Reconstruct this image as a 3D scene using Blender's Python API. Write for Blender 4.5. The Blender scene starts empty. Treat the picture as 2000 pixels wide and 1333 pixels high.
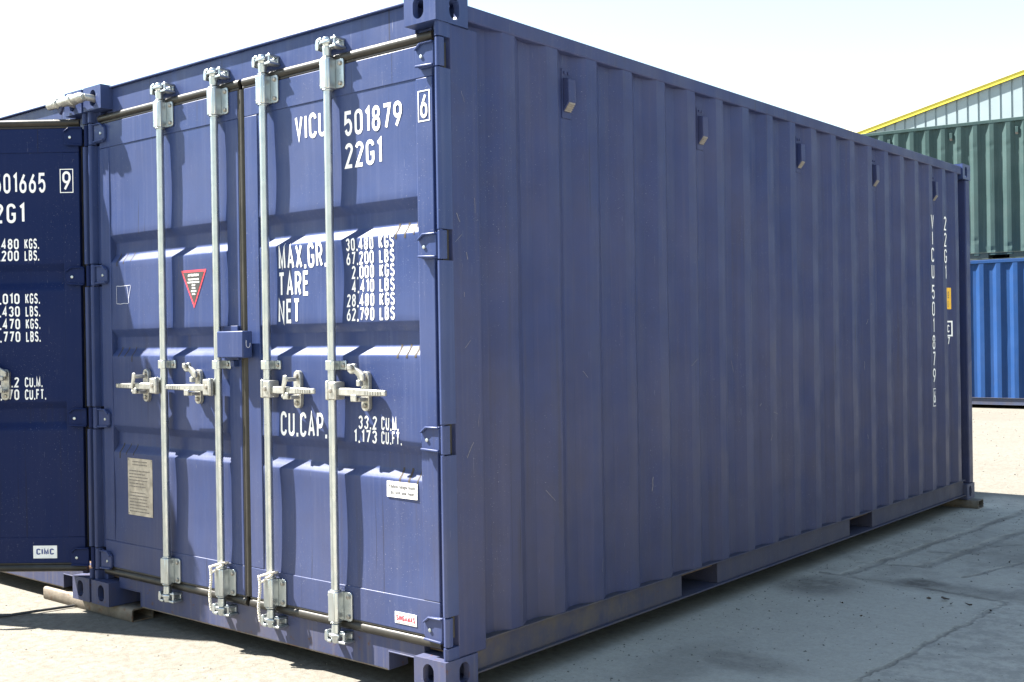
import bpy, bmesh, math, random
from mathutils import Vector, Matrix, noise
R = math.radians
sc = bpy.context.scene
C = sc.collection
rng = random.Random(7)

# ------------------------------------------------------------------ camera, sky, sun, exposure
BASE = 0.065                                  # containers stand this high on their dunnage
yaw, pitch, roll = -0.69107, -0.003514, -0.015343
cp, sp, cy, sy = math.cos(pitch), math.sin(pitch), math.cos(yaw), math.sin(yaw)
f = Vector((sy*cp, cy*cp, sp)); r0 = Vector((cy, -sy, 0)); u0 = r0.cross(f)
cr, sr = math.cos(roll), math.sin(roll)
rr = cr*r0 + sr*u0; uu = -sr*r0 + cr*u0
cam = bpy.data.cameras.new('camera'); camo = bpy.data.objects.new('camera', cam); C.objects.link(camo)
m = Matrix((rr, uu, -f)).transposed().to_4x4()
m.translation = Vector((5.24577, -2.98538, 1.30764 + BASE)); camo.matrix_world = m
cam.sensor_width = 36; cam.lens = 2187.918/2000*36; cam.clip_start = 0.05; cam.clip_end = 2000
sc.camera = camo

SUN_A, SUN_B = 0.75, 0.30                     # sunlight travels along (a, b, -1)
hor = math.hypot(SUN_A, SUN_B); elev = math.atan2(1, hor)
world = bpy.data.worlds.new('World'); sc.world = world; world.use_nodes = True
wn = world.node_tree; bg = wn.nodes['Background']
sky = wn.nodes.new('ShaderNodeTexSky'); sky.sky_type = 'NISHITA'; sky.sun_disc = False
sky.sun_elevation = elev; sky.sun_rotation = math.atan2(-SUN_A, -SUN_B)
sky.air_density = 1.6; sky.dust_density = 0.6; sky.ozone_density = 1.0; sky.altitude = 50
wn.links.new(sky.outputs[0], bg.inputs[0]); bg.inputs[1].default_value = 0.050
sl = bpy.data.lights.new('sun', 'SUN'); sl.energy = 5.0; sl.angle = R(0.53); sl.color = (1, 0.95, 0.87)
so = bpy.data.objects.new('sun', sl); C.objects.link(so)
so.rotation_euler = Vector((SUN_A, SUN_B, -1)).to_track_quat('-Z', 'Y').to_euler(); so.location = (-10, -6, 14)
sc.view_settings.view_transform = 'Standard'; sc.view_settings.look = 'None'
sc.view_settings.exposure = 2.62; sc.view_settings.gamma = 1
sc.render.engine = 'CYCLES'; sc.cycles.use_denoising = True; sc.cycles.max_bounces = 8

# ------------------------------------------------------------------ materials
class NT:
    def __init__(s, name):
        s.m = bpy.data.materials.new(name); s.m.use_nodes = True
        s.t = s.m.node_tree; s.b = s.t.nodes['Principled BSDF']
        s.co = s.t.nodes.new('ShaderNodeTexCoord').outputs['Object']
    def n(s, typ, **kw):
        nd = s.t.nodes.new(typ)
        for k, v in kw.items(): setattr(nd, k, v)
        return nd
    def put(s, sock, v):
        if isinstance(v, bpy.types.NodeSocket): s.t.links.new(v, sock)
        else: sock.default_value = v
    def math(s, op, a, b=0.0, c=0.0, clamp=False):
        nd = s.n('ShaderNodeMath', operation=op, use_clamp=clamp)
        for i, v in enumerate((a, b, c)): s.put(nd.inputs[i], v)
        return nd.outputs[0]
    def vm(s, op, a, b=None, scale=None):
        nd = s.n('ShaderNodeVectorMath', operation=op)
        s.put(nd.inputs[0], a)
        if b is not None: s.put(nd.inputs[1], b)
        if scale is not None: s.put(nd.inputs['Scale'], scale)
        return nd
    def noise(s, scale, detail=4, rough=0.55, vec=None, stretch=None, w=None):
        v = vec or s.co
        if stretch: v = s.vm('MULTIPLY', v, stretch).outputs[0]
        nd = s.n('ShaderNodeTexNoise'); nd.inputs['Scale'].default_value = scale
        nd.inputs['Detail'].default_value = detail; nd.inputs['Roughness'].default_value = rough
        s.put(nd.inputs['Vector'], v); return nd.outputs['Fac']
    def map(s, v, a, b, lo=0.0, hi=1.0):
        nd = s.n('ShaderNodeMapRange'); nd.interpolation_type = 'SMOOTHSTEP'
        s.put(nd.inputs[0], v)
        for i, q in enumerate((a, b, lo, hi)): s.put(nd.inputs[i+1], q)
        return nd.outputs[0]
    def mix(s, fac, a, b):
        nd = s.n('ShaderNodeMix', data_type='RGBA')
        s.put(nd.inputs[0], fac)
        for i, v in ((6, a), (7, b)):
            s.put(nd.inputs[i], v if isinstance(v, bpy.types.NodeSocket) else (*v, 1))
        return nd.outputs[2]
    def bump(s, h, strength, dist=0.01):
        nd = s.n('ShaderNodeBump'); nd.inputs['Strength'].default_value = strength; nd.inputs['Distance'].default_value = dist
        s.put(nd.inputs['Height'], h); s.t.links.new(nd.outputs[0], s.b.inputs['Normal'])
    def done(s, col=None, rough=None, metal=None, spec=None):
        if col is not None: s.put(s.b.inputs['Base Color'], col if isinstance(col, bpy.types.NodeSocket) else (*col, 1))
        if rough is not None: s.put(s.b.inputs['Roughness'], rough)
        if metal is not None: s.put(s.b.inputs['Metallic'], metal)
        if spec is not None: s.b.inputs['Specular IOR Level'].default_value = spec
        return s.m

DIRT_ = (0.035, 0.031, 0.033)
def paint(name, col, fade, dirt, amt=0.35, rust=0.0, grime=0.0, rough=0.5, spec=0.16, dust_bounce=0.30, front=False):
    t = NT(name)
    big = t.map(t.noise(1.3, 5), 0.35, 0.72)
    c = t.mix(t.math('MULTIPLY', big, amt), col, fade)
    st = t.map(t.noise(1.0, 6, 0.6, stretch=(46, 46, 1.1)), 0.47, 0.70)
    c = t.mix(t.math('MULTIPLY', st, 0.75*amt + 0.04), c, fade)
    st2 = t.map(t.noise(1.0, 5, 0.6, stretch=(21, 21, 0.55)), 0.56, 0.75)
    patch = t.map(t.noise(0.8, 3), 0.42, 0.62)
    c = t.mix(t.math('MULTIPLY', t.math('MULTIPLY', st2, patch), 0.34 + grime*0.3), c, dirt)
    sz_ = t.n('ShaderNodeSeparateXYZ'); t.put(sz_.inputs[0], t.co)
    low_warm = t.math('MULTIPLY', t.map(sz_.outputs[2], 1.7, 0.1), t.map(t.noise(2.2, 6, 0.65, stretch=(3, 3, 1)), 0.25, 0.75, 0.35, 1.0))  # dust low down, with warm ground bounce painted in
    c = t.mix(t.math('MULTIPLY', low_warm, dust_bounce), c, (0.078, 0.066, 0.066))
    if grime:
        g = t.map(t.noise(7, 8, 0.7), 0.35, 0.7)
        if front: g = t.math('MULTIPLY', g, t.map(sz_.outputs[1], 2.2, 0.9, 0.15, 1.0))
        c = t.mix(t.math('MULTIPLY', g, grime), c, dirt)
    run = t.map(t.noise(1.0, 3, 0.5, stretch=(55, 55, 0.35)), 0.66, 0.72)
    c = t.mix(t.math('MULTIPLY', t.math('MULTIPLY', run, t.map(t.noise(1.1, 3), 0.45, 0.6)), 0.55), c, tuple(q*0.45 for q in DIRT_))
    sp_ = t.map(t.noise(210, 2, 0.5), 0.70, 0.74)
    c = t.mix(t.math('MULTIPLY', t.math('MULTIPLY', sp_, t.map(t.noise(1.6, 4), 0.42, 0.62)), 0.38), c, (0.42, 0.42, 0.44))
    scr = t.map(t.noise(1, 2, 0.5, stretch=(300, 300, 9)), 0.755, 0.775)
    c = t.mix(t.math('MULTIPLY', scr, 0.3), c, (0.3, 0.31, 0.36))
    if rust:
        rm = t.map(t.noise(26, 6, 0.7), 0.66 - 0.16*rust, 0.74 - 0.1*rust)
        c = t.mix(t.math('MULTIPLY', rm, 0.85), c, (0.085, 0.042, 0.024))
    ro = t.map(t.noise(5, 6), 0.3, 0.7, rough - 0.06, rough + 0.12)
    t.bump(t.noise(90, 3), 0.06, 0.004)
    return t.done(c, ro, 0.0, spec)

NAVY = (0.020, 0.037, 0.116); NAVYF = (0.050, 0.068, 0.152); DIRT = (0.035, 0.031, 0.033)
M = {}
M['navy'] = paint('navy_paint', NAVY, NAVYF, DIRT, 0.55, rough=0.40, spec=0.18, grime=0.10)
M['navy_side'] = paint('navy_side_paint', (0.022, 0.035, 0.108), (0.050, 0.056, 0.116), DIRT, 0.58, grime=0.18, rough=0.45, dust_bounce=0.45, spec=0.15)
M['navy_worn'] = paint('navy_worn_paint', NAVY, (0.090, 0.090, 0.125), (0.070, 0.058, 0.052), 0.75, rust=0.45, grime=0.25, rough=0.5)
M['navy_rail'] = paint('navy_dusty_rail', (0.032, 0.036, 0.074), (0.058, 0.056, 0.080), (0.092, 0.076, 0.060), 0.6, rust=0.10, grime=0.85, rough=0.55, front=True)
M['navy_b'] = paint('navy_paint_fresh', (0.0055, 0.0135, 0.060), (0.013, 0.021, 0.068), (0.014, 0.0135, 0.016), 0.3, rough=0.45, spec=0.08, dust_bounce=0.10)  # same navy darkened: shade on the left container's doors put into the colour
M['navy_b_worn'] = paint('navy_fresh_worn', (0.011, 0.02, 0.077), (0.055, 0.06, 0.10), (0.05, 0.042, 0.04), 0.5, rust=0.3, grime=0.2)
M['green'] = paint('green_paint', (0.025, 0.052, 0.053), (0.050, 0.086, 0.086), (0.035, 0.04, 0.035), 0.6, rust=0.06, grime=0.12, rough=0.5, dust_bounce=0.06)
M['green_worn'] = paint('green_worn', (0.045, 0.07, 0.06), (0.09, 0.11, 0.10), (0.07, 0.06, 0.05), 0.6, rust=0.3, grime=0.3, rough=0.55)
M['blue'] = paint('blue_paint', (0.006, 0.035, 0.122), (0.012, 0.048, 0.155), (0.022, 0.032, 0.05), 0.5, grime=0.08, dust_bounce=0.03)
M['blue_worn'] = paint('blue_worn', (0.035, 0.05, 0.10), (0.06, 0.08, 0.14), (0.09, 0.075, 0.065), 0.5, rust=0.2, grime=0.4)
M['grey'] = paint('grey_paint', (0.16, 0.17, 0.18), (0.24, 0.24, 0.24), (0.12, 0.11, 0.1), 0.5)

def simple(name, col, rough=0.5, metal=0.0, var=0.15, scale=30, bump=0.0, spec=0.5):
    t = NT(name)
    v = t.map(t.noise(scale, 5), 0.25, 0.75)
    d = tuple(max(0, q*(1-var)) for q in col); l = tuple(min(1, q*(1+var)) for q in col)
    if bump: t.bump(t.noise(scale*3, 4), bump, 0.004)
    return t.done(t.mix(v, d, l), t.map(t.noise(scale*0.7, 4), 0.3, 0.7, rough-0.06, rough+0.08), metal, spec)

def galv():
    t = NT('galvanised_steel')
    v = t.map(t.noise(14, 5, 0.6), 0.25, 0.75)
    c = t.mix(v, (0.37, 0.41, 0.43), (0.47, 0.50, 0.51))
    s = t.map(t.noise(1, 5, stretch=(60, 60, 2)), 0.55, 0.75)
    c = t.mix(t.math('MULTIPLY', s, 0.25), c, (0.34, 0.32, 0.27))
    rst = t.map(t.noise(70, 5, 0.7), 0.64, 0.72)
    c = t.mix(t.math('MULTIPLY', rst, 0.45), c, (0.20, 0.13, 0.08))
    t.bump(t.noise(160, 3), 0.04, 0.003)
    return t.done(c, t.map(t.noise(18, 4), 0.3, 0.7, 0.27, 0.40), 0.92)
M['galv'] = galv()
M['plated'] = simple('plated_steel', (0.345, 0.345, 0.325), 0.38, 0.65, 0.22, 60, 0.15)
M['bolt'] = simple('bolt_steel', (0.30, 0.28, 0.25), 0.45, 0.7, 0.3, 90)
M['rubber'] = simple('gasket_rubber', (0.020, 0.018, 0.015), 0.42, 0, 0.35, 14, 0.10, 0.32)
M['white'] = simple('white_lettering', (0.80, 0.80, 0.79), 0.5, 0, 0.05, 40)
M['chalk'] = simple('chalk', (0.42, 0.43, 0.50), 0.9, 0, 0.2, 200)
M['label_white'] = simple('label_white', (0.78, 0.77, 0.74), 0.4, 0, 0.08, 25)
M['label_grey'] = simple('label_print_grey', (0.09, 0.09, 0.10), 0.5, 0, 0.2, 60)
M['label_red'] = simple('label_red', (0.55, 0.035, 0.06), 0.4, 0, 0.08, 40)
M['label_black'] = simple('label_black', (0.030, 0.030, 0.032), 0.45, 0, 0.2, 40)
M['label_yellow'] = simple('label_yellow', (0.75, 0.42, 0.02), 0.45, 0, 0.08, 40)
M['print_navy'] = simple('print_navy', (0.03, 0.05, 0.20), 0.5, 0, 0.1, 40)
M['plate'] = simple('data_plate', (0.40, 0.36, 0.30), 0.42, 0.45, 0.3, 22, 0.05)
M['plate_print'] = simple('data_plate_print', (0.16, 0.14, 0.12), 0.5, 0, 0.3, 60)
M['dark'] = simple('dark_inside', (0.02, 0.02, 0.022), 0.8, 0, 0.2, 20)
M['floor_wood'] = simple('container_floor', (0.10, 0.06, 0.035), 0.7, 0, 0.3, 8, 0.1)
M['rope'] = simple('rope_fibre', (0.62, 0.57, 0.48), 0.8, 0, 0.2, 80, 0.2)
M['cable'] = simple('black_cable', (0.02, 0.02, 0.022), 0.5, 0, 0.2, 60)
M['clad'] = simple('pale_cladding', (0.205, 0.262, 0.285), 0.5, 0.0, 0.05, 2)
M['yellow'] = simple('yellow_trim', (0.55, 0.46, 0.04), 0.45, 0, 0.06, 4)
M['cream'] = simple('cream_flashing', (0.62, 0.60, 0.42), 0.45, 0, 0.05, 4)
M['roof_sheet'] = simple('roof_sheet', (0.40, 0.41, 0.42), 0.5, 0.2, 0.08, 2)
M['dirt'] = simple('brown_dirt', (0.035, 0.028, 0.022), 0.9, 0, 0.3, 60)
M['grit'] = simple('grit_stone', (0.14, 0.128, 0.108), 0.9, 0, 0.4, 25)
M['scrape'] = simple('scraped_paint', (0.14, 0.135, 0.15), 0.7, 0, 0.3, 90)
M['leaf'] = simple('dry_leaf', (0.06, 0.04, 0.025), 0.8, 0, 0.3, 60)
M['slat'] = simple('vent_slat', (0.16, 0.145, 0.135), 0.6, 0, 0.15, 80)

def dunnage_mat():
    t = NT('weathered_box_steel')
    v = t.map(t.noise(9, 8, 0.7), 0.3, 0.7)
    c = t.mix(v, (0.075, 0.060, 0.046), (0.17, 0.142, 0.108))
    c = t.mix(t.map(t.noise(30, 5), 0.55, 0.7), c, (0.11, 0.055, 0.028))
    t.bump(t.noise(120, 4), 0.2, 0.004)
    return t.done(c, 0.72, 0.1)
M['dunnage'] = dunnage_mat()

def ground_mat():
    t = NT('yard_concrete')
    co = t.co
    wob = t.n('ShaderNodeTexNoise'); wob.inputs['Scale'].default_value = 3.2; wob.inputs['Detail'].default_value = 6
    wob.inputs['Roughness'].default_value = 0.65
    t.put(wob.inputs['Vector'], co)
    wv = t.vm('SUBTRACT', wob.outputs['Color'], (0.5, 0.5, 0.5)).outputs[0]
    warp = t.vm('ADD', co, t.vm('SCALE', wv, scale=0.14).outputs[0]).outputs[0]
    wob2 = t.n('ShaderNodeTexNoise'); wob2.inputs['Scale'].default_value = 28; wob2.inputs['Detail'].default_value = 5
    t.put(wob2.inputs['Vector'], co)
    warp = t.vm('ADD', warp, t.vm('SCALE', t.vm('SUBTRACT', wob2.outputs['Color'], (0.5, 0.5, 0.5)).outputs[0], scale=0.035).outputs[0]).outputs[0]
    flat = t.vm('MULTIPLY', warp, (1, 1, 0)).outputs[0]
    def seg(a, b, w, soft=1.8, vec=flat):
        a = Vector((*a, 0)); b = Vector((*b, 0)); ba = b - a
        pa = t.vm('SUBTRACT', vec, tuple(a)).outputs[0]
        d = t.vm('DOT_PRODUCT', pa, tuple(ba)).outputs['Value']
        h = t.math('MULTIPLY', d, 1/ba.length_squared, clamp=True)
        q = t.vm('SUBTRACT', pa, t.vm('SCALE', tuple(ba), scale=h).outputs[0]).outputs[0]
        return t.map(t.vm('LENGTH', q).outputs['Value'], w*0.35, w*soft, 1.0, 0.0)
    def blob(c, rx, ry, edge=0.6):
        q = t.vm('MULTIPLY', t.vm('SUBTRACT', flat, (*c, 0)).outputs[0], (1/rx, 1/ry, 0)).outputs[0]
        return t.map(t.vm('LENGTH', q).outputs['Value'], 1-edge, 1+edge, 1.0, 0.0)
    def mx(lst):
        o = lst[0]
        for q in lst[1:]: o = t.math('MAXIMUM', o, q)
        return o
    # joints, grooves and cracks of the slab beside the container
    cracks = mx([seg((2.50, 3.06), (3.05, 3.02), 0.018), seg((3.05, 3.02), (3.55, 2.93), 0.014), seg((3.55, 2.93), (3.47, 1.2), 0.011),
                 seg((3.47, 1.2), (3.44, -1.5), 0.011),
                 seg((2.64, 3.10), (2.86, 6.4), 0.026), seg((2.93, 3.55), (3.10, 5.6), 0.030), seg((2.58, 3.45), (2.95, 3.55), 0.012),
                 seg((2.78, 4.0), (3.05, 4.1), 0.010), seg((3.2, 3.4), (3.45, 4.4), 0.016), seg((3.05, 4.4), (3.5, 4.9), 0.012),
                 seg((-0.4, -0.9), (1.6, -0.75), 0.006), seg((1.6, -0.75), (2.2, -1.6), 0.006)])
    stains = mx([t.math('MULTIPLY', blob((3.06, 3.12), 0.13, 0.10), 0.95), t.math('MULTIPLY', blob((2.98, 1.22), 0.22, 0.14), 0.55),
                 t.math('MULTIPLY', blob((2.62, 2.75), 0.20, 0.22), 0.75), t.math('MULTIPLY', blob((3.25, 3.05), 0.45, 0.12), 0.5),
                 t.math('MULTIPLY', blob((2.80, 1.05), 0.14, 0.4), 0.35), t.math('MULTIPLY', blob((3.25, 4.3), 0.3, 0.5), 0.35)])
    sx = t.n('ShaderNodeSeparateXYZ'); t.put(sx.inputs[0], flat)
    X, Y = sx.outputs[0], sx.outputs[1]
    big = t.map(t.noise(0.55, 6, 0.6, vec=co), 0.3, 0.7)
    mid = t.map(t.noise(5, 8, 0.7, vec=co), 0.3, 0.72)
    fine = t.noise(60, 6, 0.75, vec=co)
    grit = t.map(t.noise(170, 3, 0.6, vec=co), 0.58, 0.70, 0, 0.6)
    # smooth concrete beside the container, colour lightened to make up for its shade
    slab_in_shade = t.mix(big, (0.335, 0.300, 0.238), (0.415, 0.375, 0.302))
    slab_in_shade = t.mix(t.math('MULTIPLY', mid, 0.35), slab_in_shade, (0.235, 0.210, 0.170))
    slab_in_shade = t.mix(t.map(t.noise(26, 8, 0.75, vec=co), 0.40, 0.66, 0.0, 0.5), slab_in_shade, (0.245, 0.220, 0.180))
    slab_in_shade = t.mix(t.map(fine, 0.30, 0.75, 0.0, 0.45), slab_in_shade, (0.46, 0.424, 0.355))
    worn = t.math('MULTIPLY', t.map(X, 3.46, 3.54), t.map(t.noise(9, 8, 0.75, vec=co), 0.42, 0.60))
    slab_in_shade = t.mix(t.math('MULTIPLY', worn, 0.5), slab_in_shade, (0.17, 0.155, 0.135))
    back = t.math('MULTIPLY', t.map(Y, 3.0, 3.1), t.map(t.noise(4, 8, 0.75, vec=co), 0.42, 0.64))
    slab_in_shade = t.mix(t.math('MULTIPLY', back, 0.45), slab_in_shade, (0.18, 0.16, 0.135))
    # dusty yard around it, colour darkened and warmed to hold down the sunlight
    yard_in_sun = t.mix(big, (0.126, 0.119, 0.102), (0.156, 0.148, 0.128))
    yard_in_sun = t.mix(t.math('MULTIPLY', mid, 0.55), yard_in_sun, (0.094, 0.084, 0.067))
    yard_in_sun = t.mix(t.map(t.noise(23, 8, 0.75, vec=co), 0.42, 0.62, 0.0, 0.8), yard_in_sun, (0.076, 0.067, 0.053))
    yard_in_sun = t.mix(t.map(fine, 0.30, 0.75, 0.0, 0.5), yard_in_sun, (0.140, 0.130, 0.108))
    in_shade = t.math('MULTIPLY', t.map(X, 2.25, 2.5), t.map(Y, 6.9, 6.3))  # splits the ground into its shaded and sunlit tones
    c = t.mix(in_shade, yard_in_sun, slab_in_shade)
    c = t.mix(t.math('MULTIPLY', grit, 0.5), c, (0.07, 0.064, 0.055))
    ckm = t.map(t.noise(2.3, 5, 0.6, vec=co), 0.35, 0.65, 0.12, 0.70)
    c = t.mix(t.math('MULTIPLY', cracks, ckm), c, (0.135, 0.115, 0.090))
    c = t.mix(t.math('MULTIPLY', stains, t.map(t.noise(11, 6, 0.7, vec=co), 0.25, 0.6, 0.45, 0.95)), c, (0.075, 0.063, 0.052))
    hgt = t.math('SUBTRACT', t.math('ADD', t.math('MULTIPLY', fine, 0.5), t.math('MULTIPLY', t.noise(14, 6, 0.6, vec=co), 1.0)), t.math('MULTIPLY', cracks, 1.6))
    t.bump(hgt, 0.55, 0.012)
    return t.done(c, 0.85, 0, 0.3)
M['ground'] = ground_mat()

# ------------------------------------------------------------------ mesh helpers
class MB:
    def __init__(s): s.v = []; s.f = []
    def add(s, vs, fs):
        o = len(s.v); s.v += [tuple(q) for q in vs]; s.f += [tuple(i+o for i in q) for q in fs]; return s
    def box(s, x0, x1, y0, y1, z0, z1):
        vs = [(x, y, z) for z in (z0, z1) for y in (y0, y1) for x in (x0, x1)]
        return s.add(vs, [(0, 2, 3, 1), (4, 5, 7, 6), (0, 1, 5, 4), (2, 6, 7, 3), (0, 4, 6, 2), (1, 3, 7, 5)])
    def prism(s, pts, axis, a, b):
        """extrude polygon pts (2-D) along axis from a to b; 2-D axes are the other two in xyz order"""
        def mk(p, q):
            l = [p[0], p[1]]; l.insert(axis, q); return l
        n = len(pts)
        vs = [mk(p, a) for p in pts] + [mk(p, b) for p in pts]
        fs = [(i, (i+1) % n, n+(i+1) % n, n+i) for i in range(n)] + [tuple(range(n-1, -1, -1)), tuple(range(n, 2*n))]
        return s.add(vs, fs)
    def lathe(s, prof, o=(0, 0, 0), axis=2, n=20, caps=True):
        """prof: (position along axis, radius)"""
        a, b = [k for k in range(3) if k != axis]
        vs = []; fs = []
        for h, r in prof:
            for k in range(n):
                p = [0, 0, 0]; p[axis] = o[axis]+h
                p[a] = o[a] + r*math.cos(2*math.pi*k/n); p[b] = o[b] + r*math.sin(2*math.pi*k/n); vs.append(p)
        for i in range(len(prof)-1):
            for k in range(n):
                fs.append((i*n+k, i*n+(k+1) % n, (i+1)*n+(k+1) % n, (i+1)*n+k))
        if caps:
            fs.append(tuple(range(n-1, -1, -1))); fs.append(tuple(range((len(prof)-1)*n, len(prof)*n)))
        return s.add(vs, fs)
    def tube(s, pts, r, n=8):
        pts = [Vector(p) for p in pts]; vs = []; fs = []
        for i, p in enumerate(pts):
            d = (pts[min(i+1, len(pts)-1)] - pts[max(i-1, 0)]).normalized()
            q = Vector((0, 0, 1)) if abs(d.z) < 0.9 else Vector((1, 0, 0))
            e1 = d.cross(q).normalized(); e2 = d.cross(e1)
            rad = r(i) if callable(r) else r
            for k in range(n):
                a = 2*math.pi*k/n; vs.append(p + rad*(math.cos(a)*e1 + math.sin(a)*e2))
        for i in range(len(pts)-1):
            for k in range(n): fs.append((i*n+k, i*n+(k+1) % n, (i+1)*n+(k+1) % n, (i+1)*n+k))
        fs += [tuple(range(n-1, -1, -1)), tuple(range((len(pts)-1)*n, len(pts)*n))]
        return s.add(vs, fs)
    def obj(s, name, mat, parent=None, bevel=0.0, smooth=35, recalc=True, seg=2):
        me = bpy.data.meshes.new(name); me.from_pydata(s.v, [], s.f); me.validate()
        if recalc:
            b = bmesh.new(); b.from_mesh(me); bmesh.ops.recalc_face_normals(b, faces=b.faces); b.to_mesh(me); b.free()
        if smooth:
            me.shade_smooth(); me.set_sharp_from_angle(angle=R(smooth))
        me.materials.append(M[mat])
        o = bpy.data.objects.new(name, me); C.objects.link(o)
        if parent: o.parent = parent
        if bevel:
            bv = o.modifiers.new('bevel', 'BEVEL'); bv.width = bevel; bv.segments = seg; bv.limit_method = 'ANGLE'; bv.angle_limit = R(40)
        return o

def tag(o, label=None, cat=None, group=None, kind=None):
    for k, v in (('label', label), ('category', cat), ('group', group), ('kind', kind)):
        if v: o[k] = v
    return o
def empty(name, loc, rz=0):
    o = bpy.data.objects.new(name, None); o.empty_display_size = 0.2; C.objects.link(o)
    o.location = loc; o.rotation_euler.z = rz; return o

# ------------------------------------------------------------------ stroke lettering
W = 0.40
def arc(cx, cy_, rx, ry, a0, a1, n=9):
    return [(cx+rx*math.cos(R(a0+(a1-a0)*i/n)), cy_+ry*math.sin(R(a0+(a1-a0)*i/n))) for i in range(n+1)]
h2 = W/2
G = {
 '0': (W, [(arc(h2, 1-h2, h2, h2, 0, 180)+arc(h2, h2, h2, h2, 180, 360), True)]),
 '1': (0.17, [([(0, .86), (.17, 1), (.17, 0)], False)]),
 '2': (W, [(arc(h2, 1-h2, h2, h2, 170, -25)+[(0, 0), (W, 0)], False)]),
 '3': (W, [(arc(h2, .77, h2, .23, 165, -75)+[(h2, .53)], False), ([(h2, .53)]+arc(h2, .27, h2, .27, 80, -165), False)]),
 '4': (W*1.08, [([(W*.78, 0), (W*.78, 1), (0, .28), (W*1.08, .28)], False)]),
 '5': (W, [([(W, 1), (.03, 1), (0, .55)]+arc(h2, .32, h2, .32, 118, -160), False)]),
 '6': (W, [([(W*.78, 1), (W*.12, .52)], False), (arc(h2, .36, h2, .22, 0, 180)+arc(h2, .22, h2, .22, 180, 360), True)]),
 '7': (W, [([(0, 1), (W, 1), (W*.34, 0)], False)]),
 '8': (W, [(arc(h2, .77, h2*.9, .23, 0, 360, 20)[:-1], True), (arc(h2, .27, h2, .27, 0, 360, 20)[:-1], True)]),
 '9': (W, [([(W*.22, 0), (W*.88, .48)], False), (arc(h2, .78, h2, .22, 0, 180)+arc(h2, .64, h2, .22, 180, 360), True)]),
 'V': (W*1.05, [([(0, 1), (W*.525, 0), (W*1.05, 1)], False)]),
 'I': (0.0, [([(0, 0), (0, 1)], False)]),
 'C': (W*.95, [(arc(h2, 1-h2, h2, h2, 0, 180)+arc(h2, h2, h2, h2, 180, 360), False)]),
 'U': (W, [([(0, 1)]+arc(h2, h2, h2, h2, 180, 360)+[(W, 1)], False)]),
 'G': (W, [(arc(h2, 1-h2, h2, h2, 0, 180)+arc(h2, h2, h2, h2, 180, 360)+[(W, .45), (W*.55, .45)], False)]),
 'K': (W, [([(0, 0), (0, 1)], False), ([(W, 1), (.02, .42)], False), ([(W*.32, .58), (W, 0)], False)]),
 'S': (W, [(arc(h2, .77, h2, .23, 15, 250)+arc(h2, .26, h2, .26, 70, -165), False)]),
 'L': (W*.85, [([(0, 1), (0, 0), (W*.85, 0)], False)]),
 'B': (W, [([(0, 0), (0, 1), (W*.5, 1)]+arc(W*.5, .77, W*.42, .23, 80, -80, 7)+[(W*.5, .54), (.02, .54)], False),
           ([(0, 0), (W*.5, 0)]+arc(W*.5, .27, W*.5, .27, -80, 80, 7)+[(W*.5, .54)], False)]),
 'M': (W*1.15, [([(0, 0), (0, 1), (W*.575, .1), (W*1.15, 1), (W*1.15, 0)], False)]),
 'A': (W*1.1, [([(0, 0), (W*.55, 1), (W*1.1, 0)], False), ([(W*.2, .3), (W*.9, .3)], False)]),
 'X': (W*1.05, [([(0, 0), (W*1.05, 1)], False), ([(0, 1), (W*1.05, 0)], False)]),
 'R': (W, [([(0, 0), (0, 1), (W*.5, 1)]+arc(W*.5, .74, W*.5, .26, 80, -80, 7)+[(W*.5, .48), (.02, .48)], False), ([(W*.5, .48), (W, 0)], False)]),
 'P': (W, [([(0, 0), (0, 1), (W*.5, 1)]+arc(W*.5, .73, W*.5, .27, 80, -80, 7)+[(W*.5, .46), (.02, .46)], False)]),
 'T': (W, [([(0, 1), (W, 1)], False), ([(h2, 1), (h2, 0)], False)]),
 'E': (W*.85, [([(W*.85, 1), (0, 1), (0, 0), (W*.85, 0)], False), ([(0, .53), (W*.75, .53)], False)]),
 'F': (W*.85, [([(W*.85, 1), (0, 1), (0, 0)], False), ([(0, .53), (W*.75, .53)], False)]),
 'N': (W, [([(0, 0), (0, 1), (W, 0), (W, 1)], False)]),
 '.': (0.0, [([(-.08, 0), (0.08, 0)], False)]),
 ',': (0.03, [([(0.04, .06), (0, -.14)], False)]),
 ' ': (0.25, []),
}
def ribbon(mb, pts, closed, w, tf):
    n = len(pts); P = [Vector(p) for p in pts]
    q = [P[0]]
    for p in P[1:]:
        if (p-q[-1]).length > 1e-5: q.append(p)
    P = q; n = len(P)
    if closed and (P[0]-P[-1]).length < 1e-5: P.pop(); n -= 1
    L = []; Rr = []
    for i in range(n):
        a = P[i-1] if (closed or i) else None; b = P[(i+1) % n] if (closed or i < n-1) else None
        d1 = (P[i]-a).normalized() if a is not None else None
        d2 = (b-P[i]).normalized() if b is not None else None
        if d1 is None: d1 = d2
        if d2 is None: d2 = d1
        n1 = Vector((-d1.y, d1.x)); n2 = Vector((-d2.y, d2.x)); mt = n1+n2
        if mt.length < 1e-4: mt = n1
        mt.normalize(); k = min(1/max(mt.dot(n1), 0.35), 2.2)
        L.append(P[i]+mt*k*w/2); Rr.append(P[i]-mt*k*w/2)
    vs = [tf(*p) for p in L]+[tf(*p) for p in Rr]
    fs = [(i, (i+1) % n, n+(i+1) % n, n+i) for i in range(n if closed else n-1)]
    mb.add(vs, fs)
def text_width(s, sw=0.15, gap=0.17):
    return sum(G[c][0]+sw+gap for c in s)-gap
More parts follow.
